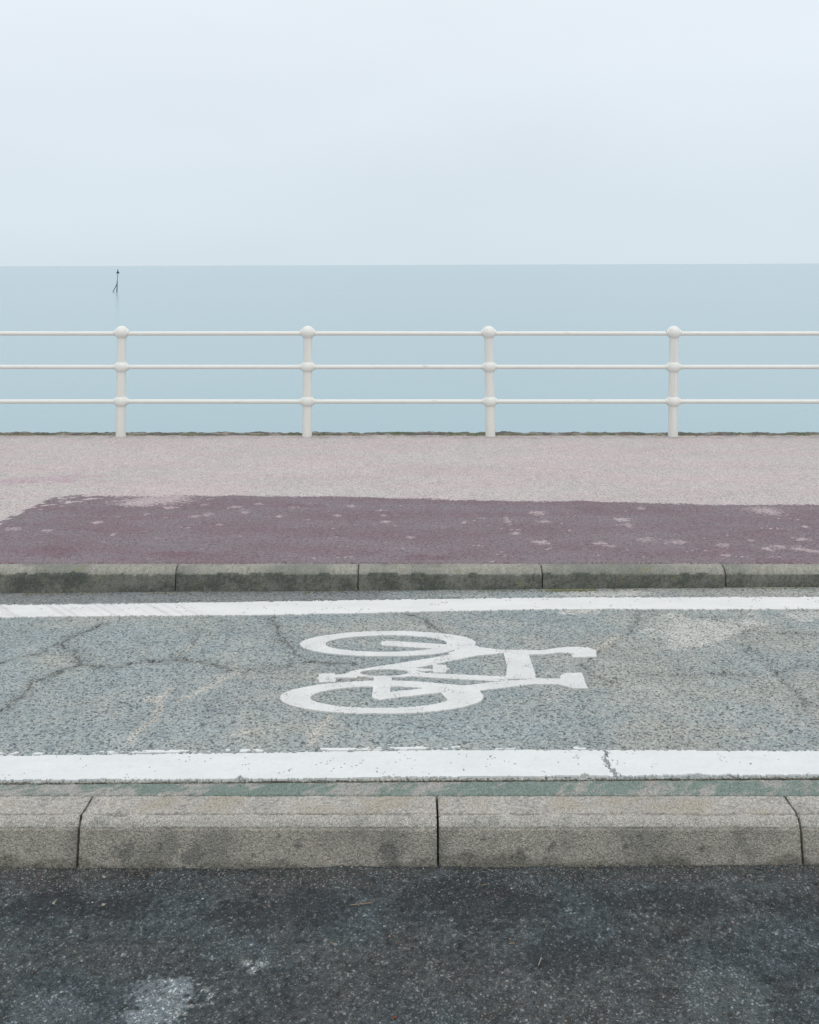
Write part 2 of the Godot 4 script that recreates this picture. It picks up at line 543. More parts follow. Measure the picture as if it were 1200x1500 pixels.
func build_lane() -> void:
	var f := Field.new(steps([-14.0, -5.0, 1.0, -2.5, 0.06, -2.1, 0.01, 2.1, 0.005, 2.5, 0.01, 5.0, 0.06, 14.0, 1.0]), steps([2.750, 2.82, 0.004, 4.70, 0.0075]))
	var nx := f.xs.size()
	for j in f.ds.size():
		var d := f.ds[j]
		for i in nx:
			var x := f.xs[i]
			var k := j * nx + i
			var big := broad.get_noise_2d(x * 0.9 + 9.0, d * 1.1)
			var mid := rough.get_noise_2d(x * 6.0 + 5.0, d * 6.0)
			var sm := fine.get_noise_2d(x * 48.0, d * 48.0)
			var gap := 0.0
			if d < 2.82:
				# the crumbled joint against the kerb
				gap = clampf((kerb_back(x) + 0.013 + 0.006 * broad.get_noise_2d(x * 9.0, 1.0) - d) * 70.0, 0.0, 1.0)
			f.h[k] = lane_y(x, d) + 0.002 * big + 0.0012 * mid + 0.0009 * sm - 0.009 * gap
			var b := 0.66 * (1.0 + 0.07 * big + 0.12 * mid + 0.12 * sm)
			# sandy dust fills the surface in some places and is washed out of others
			var dust := clampf(0.45 + 0.22 * x + 1.1 * broad.get_noise_2d(x * 1.1 + 3.0, d * 1.7 + 8.0) + 0.5 * mid, 0.0, 1.0)
			var c := Color(b * 0.92, b * 0.995, b * 0.99).lerp(Color(b * 1.045, b * 1.03, b * 0.945), dust)
			f.c[k] = c.lerp(Color(0.30, 0.265, 0.21), gap * 0.9)
	for n in CRACKS.size():
		var line: Array = CRACKS[n]
		var deep := 1.0 if n < 6 else 0.55
		stamp_line(f, pts(line), 0.032, 0.0015, Color(0.40, 0.415, 0.39), 0.5 * deep, 0.04)
		stamp_line(f, pts(line), 0.0055, 0.006, Color(0.20, 0.195, 0.175), 0.9 * deep, 0.025)
	for line in SAND_CRACKS:
		stamp_line(f, pts(line), 0.03, 0.0, Color(0.90, 0.83, 0.74), 0.35, 0.03)
		stamp_line(f, pts(line), 0.010, 0.003, Color(1.0, 0.92, 0.81), 0.9)
	# skim of cement left by an old repair, and pale scuffs by the far line
	var skim := [1.194, 4.015, 0.178, 0.147, 1.122, 3.917, 0.112, 0.098, 1.331, 4.083, 0.117, 0.088, 1.724, 4.207, 0.066, 0.056, 1.478, 4.126, 0.089, 0.054, 1.160, 4.207, 0.078, 0.046, 0.879, 4.544, 0.163, 0.054, 1.077, 4.555, 0.078, 0.043, 1.812, 4.217, 0.048, 0.047, 0.767, 4.282, 0.092, 0.038]
	for s in range(0, skim.size(), 4):
		stamp_spot(f, Vector2(skim[s], skim[s + 1]), skim[s + 2], skim[s + 3], Color(1.0, 0.955, 0.88), 0.8, 0.6, 0.9)
	# a channel of darker, finer asphalt laid along the promenade kerb over part of its length
	for j in f.ds.size():
		var d := f.ds[j]
		if d < 4.40:
			continue
		for i in nx:
			var x := f.xs[i]
			var inside := clampf((d - 4.445 - 0.012 * rough.get_noise_2d(x * 6.0, 12.0)) * 60.0, 0.0, 1.0) * clampf((0.15 - x + 0.5 * rough.get_noise_2d(x * 2.0, d * 6.0)) * 3.0, 0.0, 1.0)
			var k := j * nx + i
			f.c[k] = f.c[k].lerp(Color(0.40, 0.395, 0.385), inside * 0.75)
	# moss and soil in the gutter of the promenade kerb
	for j in f.ds.size():
		var d := f.ds[j]
		if d < 4.50:
			continue
		for i in nx:
			var x := f.xs[i]
			var u := clampf((d - 4.60 + 0.03 * rough.get_noise_2d(x * 5.0, 2.0)) * 30.0, 0.0, 1.0) * clampf(0.6 + fine.get_noise_2d(x * 30.0, d * 30.0), 0.0, 1.0)
			var k := j * nx + i
			f.c[k] = f.c[k].lerp(Color(0.36, 0.35, 0.29), u * 0.6)
	var o := put("cycle_lane", field_mesh(f), mat["lane asphalt"], self)
	tag(o, "cracked blue-grey asphalt cycle lane between two white lines", "cycle lane", "", "structure")

func build_promenade() -> void:
	var f := Field.new(steps([-14.0, -4.6, 1.0, -2.9, 0.03, 2.9, 0.009, 4.6, 0.03, 14.0, 1.0]), steps([4.692, 6.55, 0.012, 9.0, 0.035, 9.285, 0.012]))
	var nx := f.xs.size()
	for x in f.xs:
		f.front.append(0.007 * rough.get_noise_2d(x * 6.0, 55.0) + 0.004 * fine.get_noise_2d(x * 40.0, 55.0))
	var border := pts([-3.347, 5.191, -2.641, 5.267, -2.405, 5.596, -2.370, 5.684, -2.405, 5.890, -2.356, 6.069, -2.375, 6.304, -2.244, 6.394, -1.955, 6.348, -1.592, 6.348, -1.369, 6.371, -0.819, 6.348, -0.363, 6.326, 0.000, 6.282, 0.445, 6.216, 0.666, 6.195, 1.109, 6.195, 1.410, 6.152, 1.751, 6.110, 2.000, 6.069, 2.617, 6.090, 3.900, 6.049])
	var edge := PackedFloat32Array()
	for i in nx:
		var x := f.xs[i]
		var e := border[border.size() - 1].y
		if x < border[0].x:
			e = border[0].y
		for s in border.size() - 1:
			if x >= border[s].x and x < border[s + 1].x:
				e = lerpf(border[s].y, border[s + 1].y, (x - border[s].x) / (border[s + 1].x - border[s].x))
		edge.append(e)
	for j in f.ds.size():
		var d := f.ds[j]
		for i in nx:
			var x := f.xs[i]
			var k := j * nx + i
			var big := broad.get_noise_2d(x * 0.7 + 20.0, d * 1.2)
			var mid := rough.get_noise_2d(x * 5.0 + 15.0, d * 5.0)
			var sm := fine.get_noise_2d(x * 40.0, d * 40.0)
			var limit := edge[i] + 0.05 * mid + 0.04 * sm + (0.9 * minf(0.0, rough.get_noise_2d(x * 6.0 + 3.0, d * 8.0) - 0.02) * clampf((-2.0 - x) * 6.0, 0.0, 1.0) if x < -2.0 else 0.0)
			# the dark red dressing lies 3 mm proud of the old pink surface
			var red := clampf((limit - d) * 60.0, 0.0, 1.0)
			var pit := rough.get_noise_2d(x * 3.4 + 60.0, d * 9.0) + 0.55 * fine.get_noise_2d(x * 26.0, d * 26.0)
			red *= 1.0 - clampf((pit - 0.72) * 8.0, 0.0, 1.0)
			f.h[k] = prom_y(d) + 0.002 * big + 0.001 * sm + 0.003 * red + clampf((4.76 - d) * 0.06, 0.0, 0.004)
			var b := 1.0 + 0.05 * big + 0.07 * mid + 0.09 * sm
			var blush := clampf(0.5 + 1.1 * broad.get_noise_2d(x * 0.8, d * 2.2) + 0.4 * mid, 0.0, 1.0)
			var pink := Color(0.800, 0.750, 0.700).lerp(Color(0.830, 0.720, 0.690), blush)
			var tone := clampf(0.5 + 1.2 * broad.get_noise_2d(x * 1.1 + 5.0, d * 3.0) + 0.7 * mid, 0.0, 1.0)
			var maroon := Color(0.355, 0.305, 0.316).lerp(Color(0.335, 0.250, 0.268), tone)
			var c := pink.lerp(maroon, red)
			# sand, lichen and dirt toward the outer edge
			var grime := clampf((d - 9.02 + 0.10 * rough.get_noise_2d(x * 3.0, 8.0)) * 6.0, 0.0, 1.0) * clampf(0.5 + 1.3 * mid + 0.8 * sm, 0.0, 1.0)
			c = Color(c.r * b, c.g * b, c.b * b).lerp(Color(0.40, 0.375, 0.33), grime * 0.8)
			f.c[k] = Color(minf(c.r, 1.0), minf(c.g, 1.0), minf(c.b, 1.0))
			if j == 0:
				f.h[k] -= 0.012        # the edge of the dressing turns down on the kerb
	# bald spots in the red dressing
	var spots := [-1.664, 6.195, 0.204, 0.153, -1.751, 6.110, 0.096, 0.084, -1.552, 6.282, 0.090, 0.112, -1.225, 5.795, 0.029, 0.057, -1.097, 6.008, 0.034, 0.041, -1.304, 6.069, 0.026, 0.041, -0.968, 6.090, 0.026, 0.042, -1.006, 5.851, 0.025, 0.038, -0.789, 5.739, 0.021, 0.037, -0.729, 5.988, 0.026, 0.040, -0.367, 6.028, 0.026, 0.041, -0.433, 5.757, 0.016, 0.037, -0.140, 5.596, 0.024, 0.035, -1.826, 5.578, 0.028, 0.035, -1.646, 5.283, 0.019, 0.031, -1.295, 5.739, 0.033, 0.037, -1.109, 5.527, 0.016, 0.034, -1.501, 5.988, 0.043, 0.040, 1.454, 5.968, 0.026, 0.040, 0.781, 5.832, 0.050, 0.057, 0.577, 5.631, 0.020, 0.108, 0.790, 5.596, 0.032, 0.035, 1.254, 5.649, 0.040, 0.054, 1.271, 5.510, 0.020, 0.051, 0.590, 5.314, 0.023, 0.032, 0.704, 5.117, 0.037, 0.044, 1.021, 5.088, 0.029, 0.029, 1.063, 5.031, 0.029, 0.028, 1.276, 5.161, 0.037, 0.045, 1.437, 5.117, 0.044, 0.044, 1.667, 5.059, 0.036, 0.058, 1.606, 4.854, 0.024, 0.026, 1.849, 5.161, 0.022, 0.030, 1.871, 4.975, 0.025, 0.042, 1.946, 5.031, 0.029, 0.043, 2.138, 5.191, 0.037, 0.045, 2.039, 4.975, 0.032, 0.042, 2.092, 4.934, 0.028, 0.041, 2.193, 5.909, 0.093, 0.099, 2.214, 5.832, 0.067, 0.077, 2.275, 5.476, 0.016, 0.034, 0.000, 5.221, 0.019, 0.031, 0.320, 5.578, 0.020, 0.035, -2.255, 5.427, 0.047, 0.050, -2.042, 5.378, 0.031, 0.032]
	for s in range(0, spots.size(), 4):
		stamp_spot(f, Vector2(spots[s], spots[s + 1]), spots[s + 2] * 1.1, spots[s + 3] * 0.95, Color(0.74, 0.62, 0.61), 0.95 if s < 12 else rng.randf_range(0.5, 0.95), 0.75, 3.0)
	# deeper pink stains in the old surface
	var stain := [-2.684, 6.937, 0.348, 0.137, -2.849, 6.858, 0.197, 0.106, -2.442, 7.102, 0.305, 0.085, -2.500, 6.911, 0.099, 0.054, 0.523, 7.305, 0.942, 0.246, -0.503, 7.019, 0.453, 0.112]
	for s in range(0, stain.size(), 4):
		stamp_spot(f, Vector2(stain[s], stain[s + 1]), stain[s + 2], stain[s + 3], Color(0.70, 0.53, 0.57), 0.5 if s < 16 else 0.2, 0.6, 0.7)
	var wine := [-1.828, 4.907, 0.141, 0.110, 0.103, 4.802, 0.103, 0.065, 0.034, 4.677, 0.067, 0.025, -1.189, 4.880, 0.105, 0.067, -0.691, 6.028, 0.130, 0.061, 1.112, 5.968, 0.128, 0.060, 1.804, 4.751, 0.136, 0.051]
	for s in range(0, wine.size(), 4):
		stamp_spot(f, Vector2(wine[s], wine[s + 1]), wine[s + 2], wine[s + 3], Color(0.27, 0.155, 0.175), 0.45, 0.6, 0.6)
	var o := put("promenade", field_mesh(f), mat["promenade grit"], self)
	tag(o, "pink asphalt promenade with a worn maroon strip along the kerb", "promenade", "", "structure")

func build_sea_wall() -> void:
	# the concrete edge beyond the asphalt: a low uneven lip, then the face down to the water
	var xs := steps([-14.0, -4.4, 0.5, 4.4, 0.012, 14.0, 0.5])
	var prof := [[9.262, -0.10], [9.265, -0.03], [9.275, 0.002], [9.31, 0.010], [9.36, 0.012], [9.40, 0.006], [9.425, 0.0], [9.437, -0.02], [9.44, -0.2], [9.6, -4.6]]
	var p := PackedVector3Array()
	var c := PackedColorArray()
	var uv := PackedVector2Array()
	var run := 0.0
	for j in prof.size():
		if j:
			run += Vector2(prof[j][0] - prof[j - 1][0], prof[j][1] - prof[j - 1][1]).length()
		for x in xs:
			var n := rough.get_noise_2d(x * 2.5, j * 0.8)
			var g := fine.get_noise_2d(x * 20.0, j * 3.0)
			var lift := 0.0 if j < 2 or j > 7 else 0.022 * n + 0.006 * g
			p.append(Vector3(x, prom_y(9.32) + prof[j][1] + lift, -prof[j][0] - 0.006 * g))
			var base := Color(0.25, 0.235, 0.215).lerp(Color(0.62, 0.59, 0.52), clampf(0.15 + 2.0 * rough.get_noise_2d(x * 3.4 + 31.0, j * 0.9) + 0.6 * g, 0.0, 1.0))
			base = base.lerp(Color(0.30, 0.22, 0.18), clampf(1.8 * rough.get_noise_2d(x * 5.0 + 71.0, j * 0.9), 0.0, 0.7))
			base = base.lerp(Color(0.15, 0.22, 0.10), clampf(2.4 * rough.get_noise_2d(x * 2.3 + 11.0, j * 0.7) - 0.15, 0.0, 0.85))
			c.append(base)
			uv.append(Vector2(x, run))
	var o := put("sea_wall", sheet(p, c, uv, xs.size(), prof.size()), mat["sea wall concrete"], self)
	tag(o, "rough dark concrete sea wall edge below the white railing", "sea wall")

# ------------------------------------------------------------------ kerbs
# one kerb stone: a profile (depth, y) swept along x with worn corners and closed ends
func kerb_stone(prof: PackedVector2Array, x0: float, x1: float, step: float, sd: float, paint: Callable, worn: float) -> ArrayMesh:
	var n := maxi(4, roundi((x1 - x0) / step))
	var nx := n + 3
	var np := prof.size()
	var p := PackedVector3Array()
	var c := PackedColorArray()
	var uv := PackedVector2Array()
	var run := 0.0
	var mid := Vector2.ZERO
	for q in prof:
		mid += q / np
	for j in np:
		if j:
			run += prof[j].distance_to(prof[j - 1])
		var t := (prof[mini(j + 1, np - 1)] - prof[maxi(j - 1, 0)]).normalized()
		var nr := Vector2(-t.y, t.x)      # outward: towards the road on the face, up on the top
		for i in nx:
			var x := x0 + (x1 - x0) * clampf((i - 1.0) / n, 0.0, 1.0)
			if i == 1:
				x = x0 + 0.004
			elif i == nx - 2:
				x = x1 - 0.004
			var e := minf(x - x0, x1 - x)
			var chip := 0.006 + 0.008 * maxf(0.0, rough.get_noise_2d(run * 22.0 + sd, (0.0 if x < (x0 + x1) * 0.5 else 50.0)))
			var o := worn * rough.get_noise_3d(x * 16.0 + sd, run * 16.0, sd) + worn * 0.6 * fine.get_noise_2d(x * 70.0, run * 70.0 + sd)
			if prof[j].y > 0.085 and prof[j].x < 2.63:
				o -= 0.011 * maxf(0.0, rough.get_noise_2d(x * 10.0 + sd, run * 12.0) - 0.30)
			if e < chip:
				o -= 0.55 * (chip - e) * (chip - e) / chip
			var q := prof[j] + nr * o
			if prof[j].y > 0.09 and prof[j].x < 2.62:
				q.x += 0.0022 * broad.get_noise_2d(x * 3.0, 5.0)
			if prof[j].x > 2.602 and prof[j].x < 2.6095:
				q.y = maxf(q.y, 0.118 - 0.009 * clampf(0.75 + 1.8 * rough.get_noise_2d(x * 6.0, 44.0), 0.0, 1.0))
			elif prof[j].x > 2.70 and prof[j].x < 3.0:
				q.x += (prof[j].x - 2.70) / 0.057 * (kerb_back(x) - 2.757)
			p.append(Vector3(x, q.y, -q.x))
			c.append(paint.call(x, run, prof[j], sd))
			uv.append(Vector2(x + sd, run))
	# ends
	var extra := PackedInt32Array()
	for side in 2:
		var i := 0 if side == 0 else nx - 1
		var ctr := p.size()
		p.append(Vector3(x0 if side == 0 else x1, mid.y, -mid.x))
		c.append(c[i])
		uv.append(Vector2(sd, 0))
		for j in np - 1:
			if side == 0:
				extra.append_array([ctr, (j + 1) * nx + i, j * nx + i])
			else:
				extra.append_array([ctr, j * nx + i, (j + 1) * nx + i])
	return sheet(p, c, uv, nx, np, extra)

func dense(coarse: Array, step: float) -> PackedVector2Array:
	var o := PackedVector2Array()
	for k in coarse.size() - 1:
		var a := Vector2(coarse[k][0], coarse[k][1])
		var b := Vector2(coarse[k + 1][0], coarse[k + 1][1])
		var n := maxi(1, roundi(a.distance_to(b) / step))
		for i in n:
			o.append(a.lerp(b, float(i) / n))
	o.append(Vector2(coarse[coarse.size() - 1][0], coarse[coarse.size() - 1][1]))
	return o

const FACE_SPOTS := [-0.30, 0.052, 0.016, -0.42, 0.030, 0.012, -0.355, 0.075, 0.010, 0.385, 0.050, 0.017, 0.42, 0.058, 0.009, 0.30, 0.035, 0.022, 0.62, 0.075, 0.011, 0.585, 0.05, 0.010, 0.535, 0.055, 0.006, 0.79, 0.045, 0.010, -0.58, 0.03, 0.035, -0.67, 0.05, 0.02, -0.77, 0.035, 0.04, 0.12, 0.085, 0.012, 0.20, 0.07, 0.010, -0.05, 0.03, 0.03, 0.87, 0.02, 0.02]

func road_kerb_colour(x: float, _run: float, q: Vector2, sd: float) -> Color:
	var g := fine.get_noise_2d(x * 60.0, q.y * 60.0 + q.x * 60.0)
	var m := rough.get_noise_2d(x * 7.0 + sd, (q.x + q.y) * 7.0)
	var b := broad.get_noise_2d(x * 2.0 + sd * 3.0, (q.x - q.y) * 4.0)
	if q.y > 0.1165 or q.x > 2.6958:
		# exposed top: gritty, sandy patches; green paint worn to scraps along the back edge
		var c := Color(0.755, 0.725, 0.675) * (1.0 + 0.36 * g + 0.24 * m)
		c = c.lerp(Color(0.60, 0.53, 0.41), clampf(1.2 * b + 1.9 * m + 0.9 * g - 0.22, 0.0, 0.6))
		if q.x > 2.6958:
			var worn := rough.get_noise_2d((x - q.x * 0.8) * 4.2 + 19.0, q.x * 5.0) + 0.45 * fine.get_noise_2d((x - q.x) * 26.0, q.x * 30.0)
			c = c.lerp(Color(0.56, 0.555, 0.54), 0.6)
			c = c.lerp(Color(0.315, 0.415, 0.375), clampf(0.72 + worn * 2.3, 0.0, 0.92))
		c.a = 1.0
		return c
	if q.y > 0.0975:
		var c2 := Color(0.82, 0.795, 0.74) * (1.0 + 0.10 * g + 0.14 * m)
		c2 = c2.lerp(Color(0.40, 0.40, 0.38), clampf(2.2 * m + 0.8 * g - 0.4, 0.0, 0.6))
		c2.a = 1.0
		return c2
	# the face: damp brown and grey staining, splashes of tar, algae in the gutter
	var c3 := Color(0.64, 0.61, 0.54) * (1.0 + 0.24 * g + 0.16 * m)
	var run_down := rough.get_noise_2d(x * 6.0 + sd, q.y * 2.5 + 9.0)
	c3 = c3.lerp(Color(0.36, 0.355, 0.325), clampf(1.2 * b + 1.0 * m + 1.2 * run_down + 0.7 * g - 0.08, 0.0, 0.7))
	var line := 0.020 + 0.045 * rough.get_noise_2d(x * 3.0 + 4.0, 7.0) + 0.02 * m
	c3 = c3.lerp(Color(0.25, 0.25, 0.205), clampf((line - q.y) * 60.0, 0.0, 0.85) * clampf(0.75 + 0.9 * g, 0.0, 1.0))
	for s in range(0, FACE_SPOTS.size(), 3):
		var r: float = Vector2(x - FACE_SPOTS[s], q.y - FACE_SPOTS[s + 1]).length() / (FACE_SPOTS[s + 2] * 0.8) + 1.1 * m + 0.7 * g + 0.5 * run_down
		if r < 1.0:
			c3 = c3.lerp(Color(0.25, 0.25, 0.235), clampf((1.0 - r) * 2.2, 0.0, 0.7))
	c3.a = 1.0
	return c3

func build_road_kerb() -> void:
	var root := Node3D.new()
	root.name = "road_kerb"
	add_child(root)
	tag(root, "stained pale concrete kerb between the road and the cycle lane", "kerb", "", "structure")
	var shape := [[2.556, -0.10], [2.563, -0.01], [2.5795, 0.0915], [2.5830, 0.0925], [2.5825, 0.0950], [2.584, 0.0985], [2.590, 0.1085], [2.5985, 0.1165], [2.6025, 0.1180], [2.6040, 0.1100], [2.6075, 0.1100], [2.6090, 0.1185], [2.612, 0.1200], [2.690, 0.1200], [2.6935, 0.1175], [2.6945, 0.112], [2.695, -0.10]]
	var strip := [[2.6965, -0.10], [2.697, 0.113], [2.699, 0.1178], [2.702, 0.1195], [2.752, 0.1200], [2.756, 0.116], [2.757, -0.10]]
	var near_prof := dense(shape, 0.004)
	var far_prof := dense(shape, 0.03)
	var joints := [-5.81, -4.83, -3.85, -2.866, -1.876, -0.896, 0.077, 1.061, 2.04, 3.02, 4.0, 4.98, 5.96]
	for k in joints.size() - 1:
		var seen := absf((joints[k] + joints[k + 1]) * 0.5) < 1.7
		var m := kerb_stone(near_prof if seen else far_prof, joints[k] + 0.0032, joints[k + 1] - 0.0032, 0.0045 if seen else 0.03, k * 3.7, road_kerb_colour, 0.0016)
		put("kerb_stone", m, mat["kerb concrete"], root)
	var o := put("edge_strip", kerb_stone(dense(strip, 0.005), -5.81, 5.96, 0.006, 9.3, road_kerb_colour, 0.0012), mat["kerb concrete"], self)
	tag(o, "narrow concrete strip with worn green paint behind the road kerb", "strip", "", "structure")

func prom_kerb_colour(x: float, _run: float, q: Vector2, sd: float) -> Color:
	var g := fine.get_noise_2d(x * 45.0, (q.x - q.y) * 45.0)
	var m := rough.get_noise_2d(x * 6.0 + sd, (q.x - q.y) * 8.0)
	var b := broad.get_noise_2d(x * 1.6 + sd * 2.0, (q.x - q.y) * 4.0)
	var c := Color(0.62, 0.61, 0.545) * (1.0 + 0.26 * g + 0.18 * m)
	c = c.lerp(Color(0.33, 0.35, 0.31), clampf(0.25 + 1.2 * b + 0.9 * m + 0.5 * g, 0.0, 0.75))
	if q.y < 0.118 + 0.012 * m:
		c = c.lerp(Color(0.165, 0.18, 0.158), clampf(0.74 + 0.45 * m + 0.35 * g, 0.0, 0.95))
	# yellow-green lichen
	c = c.lerp(Color(0.44, 0.41, 0.20), clampf(2.4 * rough.get_noise_2d(x * 9.0 + 33.0, q.y * 20.0) - 0.95, 0.0, 0.7))
	c.a = 1.0
	return c

func build_promenade_kerb() -> void:
	var root := Node3D.new()
	root.name = "promenade_kerb"
	add_child(root)
	tag(root, "mossy grey concrete bullnose kerb edging the maroon promenade strip", "kerb", "", "structure")
	var shape := [[4.622, -0.06], [4.624, 0.03], [4.630, 0.098]]
	for k in 8:
		var a := (k + 1.0) / 8.0 * PI * 0.5
		shape.append([4.631 + 0.042 * (1.0 - cos(a)), 0.104 + 0.040 * sin(a)])
	shape.append([4.700, 0.1465])
	shape.append([4.706, 0.140])
	shape.append([4.708, -0.06])
	var near_prof := dense(shape, 0.006)
	var far_prof := dense(shape, 0.04)
	var joints := [-5.58, -4.69, -3.80, -2.91, -2.025, -1.138, -0.25, 0.646, 1.537, 2.43, 3.32, 4.21, 5.10, 5.99]
	for k in joints.size() - 1:
		var seen := absf((joints[k] + joints[k + 1]) * 0.5) < 2.6
		var m := kerb_stone(near_prof if seen else far_prof, joints[k] + 0.003, joints[k + 1] - 0.003, 0.007 if seen else 0.05, 40.0 + k * 2.9, prom_kerb_colour, 0.0022)
		put("kerb_stone", m, mat["kerb concrete"], root)

# ------------------------------------------------------------------ painted marks
# a thin layer of paint made of the cells of a grid for which part_of returns k
func paint_layer(x0: float, d0: float, nx: int, nd: int, sx: float, sd: float, own: PackedByteArray, k: int, tint: Callable) -> ArrayMesh:
	var at := PackedInt32Array()
	at.resize((nx + 1) * (nd + 1))
	at.fill(-1)
	var p := PackedVector3Array()
	var c := PackedColorArray()
	var uv := PackedVector2Array()
	var nrm := PackedVector3Array()
	var idx := PackedInt32Array()
	for j in nd:
		for i in nx:
			if own[j * nx + i] != k:
				continue
			var q := [0, 0, 0, 0]
			for e in 4:
				var ii := i + (1 if e == 1 or e == 2 else 0)
				var jj := j + (1 if e >= 2 else 0)
				var s := jj * (nx + 1) + ii
				if at[s] < 0:
					var x := x0 + ii * sx
					var d := d0 + jj * sd
					x += 0.35 * sx * fine.get_noise_2d(x * 300.0, d * 300.0)
					d += 0.35 * sd * fine.get_noise_2d(x * 300.0 + 90.0, d * 300.0)
					at[s] = p.size()
					p.append(Vector3(x, lane_y(x, d) + 0.0045 + 0.002 * broad.get_noise_2d(x * 0.9 + 9.0, d * 1.1) + 0.0008 * rough.get_noise_2d(x * 25.0, d * 25.0), -d))
					nrm.append(Vector3(-0.012 * rough.get_noise_2d(x * 25.0, d * 25.0 + 5.0), 1.0, 0.05).normalized())
					c.append(tint.call(x, d))
					uv.append(Vector2(x, d))
				q[e] = at[s]
			idx.append_array([q[0], q[3], q[2], q[0], q[2], q[1]])
			# the edges of the layer
			for e in 4:
				var ni: int = i + [0, 1, 0, -1][e]
				var nj: int = j + [-1, 0, 1, 0][e]
				if ni >= 0 and ni < nx and nj >= 0 and nj < nd and own[nj * nx + ni] != 0:
					continue
				var a: int = q[e]
				var b: int = q[(e + 1) % 4]
				var out: Vector3 = [Vector3(0, 0, 1), Vector3(1, 0, 0), Vector3(0, 0, -1), Vector3(-1, 0, 0)][e]
				var v := p.size()
				for s in [a, b]:
					p.append(p[s])
					p.append(p[s] - Vector3(0, 0.006, 0))
					for t in 2:
						nrm.append(out)
						c.append(c[s])
						uv.append(uv[s])
				idx.append_array([v, v + 2, v + 3, v, v + 3, v + 1])
	var arr := []
	arr.resize(Mesh.ARRAY_MAX)
	arr[Mesh.ARRAY_VERTEX] = p
	arr[Mesh.ARRAY_NORMAL] = nrm
	arr[Mesh.ARRAY_COLOR] = c
	arr[Mesh.ARRAY_TEX_UV] = uv
	arr[Mesh.ARRAY_INDEX] = idx
	var m := ArrayMesh.new()
	m.add_surface_from_arrays(Mesh.PRIMITIVE_TRIANGLES, arr)
	return m

func along(line: PackedVector2Array, x: float) -> float:
	if x <= line[0].x:
		return line[0].y
	for s in line.size() - 1:
		if x < line[s + 1].x:
			return lerpf(line[s].y, line[s + 1].y, (x - line[s].x) / (line[s + 1].x - line[s].x))
	return line[line.size() - 1].y

func near_tint(x: float, d: float) -> Color:
	var g := fine.get_noise_2d(x * 40.0, d * 40.0)
	var m := rough.get_noise_2d(x * 4.0, d * 9.0)
	var b := 0.715 + 0.03 * g + 0.035 * m
	return Color(b * 0.985, b, b * 0.965).lerp(Color(0.56, 0.55, 0.52), clampf(1.3 * rough.get_noise_2d(x * 11.0, d * 26.0) + 0.6 * g - 0.62, 0.0, 0.5))

func far_tint(x: float, d: float) -> Color:
	var g := fine.get_noise_2d(x * 40.0, d * 40.0)
	var m := rough.get_noise_2d(x * 3.0, d * 9.0)
	var b := 0.72 + 0.03 * g + 0.05 * m
	var c := Color(b, b * 0.995, b * 0.945)
	# slanting tyre scuffs over one stretch
	if x < -0.9:
		var s := rough.get_noise_2d((x + (d - 4.3) * 0.9) * 22.0, 3.0)
		c = c.lerp(Color(0.44, 0.43, 0.41), clampf(1.7 * s - 0.25 + 0.5 * g, 0.0, 0.45))
	return c

func lane_line(called_label: String, top: PackedVector2Array, bottom: PackedVector2Array, d0: float, d1: float, sx: float, sd: float, ragged: float, tint: Callable, near: bool) -> void:
	var x0 := -4.4
	var nx := roundi(8.8 / sx)
	var nd := roundi((d1 - d0) / sd)
	var own := PackedByteArray()
	own.resize(nx * nd)
	var crack := pts([0.603, 2.966, 0.607, 2.930, 0.592, 2.900, 0.596, 2.869, 0.597, 2.844, 0.606, 2.811, 0.606, 2.763])
	for i in nx:
		var x := x0 + (i + 0.5) * sx
		var a := along(bottom, x)
		var b := along(top, x)
		var bite := maxf(0.0, rough.get_noise_2d(x * 5.0, 71.0) - 0.40) * 0.10 if near else 0.0
		for j in nd:
			var d := d0 + (j + 0.5) * sd
			var pit := fine.get_noise_2d(x * 85.0, d * 85.0) * 0.6 + rough.get_noise_2d(x * 9.0, d * 9.0) * 0.55
			var ra := rough.get_noise_2d(x * 7.0, 1.0) * 0.5 + fine.get_noise_2d(x * 48.0, d * 48.0) * 0.55 + fine.get_noise_2d(x * 110.0, d * 110.0) * 0.4
			var rb := rough.get_noise_2d(x * 7.0, 31.0) * 0.5 + fine.get_noise_2d(x * 48.0, d * 48.0) * 0.55 + fine.get_noise_2d(x * 110.0, d * 110.0) * 0.4
			var v := d > a + ragged * ra + bite and d < b + ragged * rb and pit < 0.54
			if near and v and x > 0.5 and x < 0.75:
				for s in crack.size() - 1:
					if d <= crack[s].y and d > crack[s + 1].y:
						var cx := lerpf(crack[s].x, crack[s + 1].x, (d - crack[s].y) / (crack[s + 1].y - crack[s].y))
						if absf(x - cx) < 0.0085 + 0.010 * fine.get_noise_2d(x * 60.0, d * 60.0):
							v = false
			if near and not v and d > b + 0.010 and d < b + 0.026:
				# scraps of an older line showing behind this one
				v = rough.get_noise_2d(x * 3.0, 5.0) + 0.5 * fine.get_noise_2d(x * 20.0, d * 50.0) > 0.10 and x < 0.55
			own[j * nx + i] = 1 if v else 0
	var o := put("lane_line", paint_layer(x0, d0, nx, nd, sx, sd, own, 1, tint), mat["paint"], self)
	tag(o, called_label, "road marking")

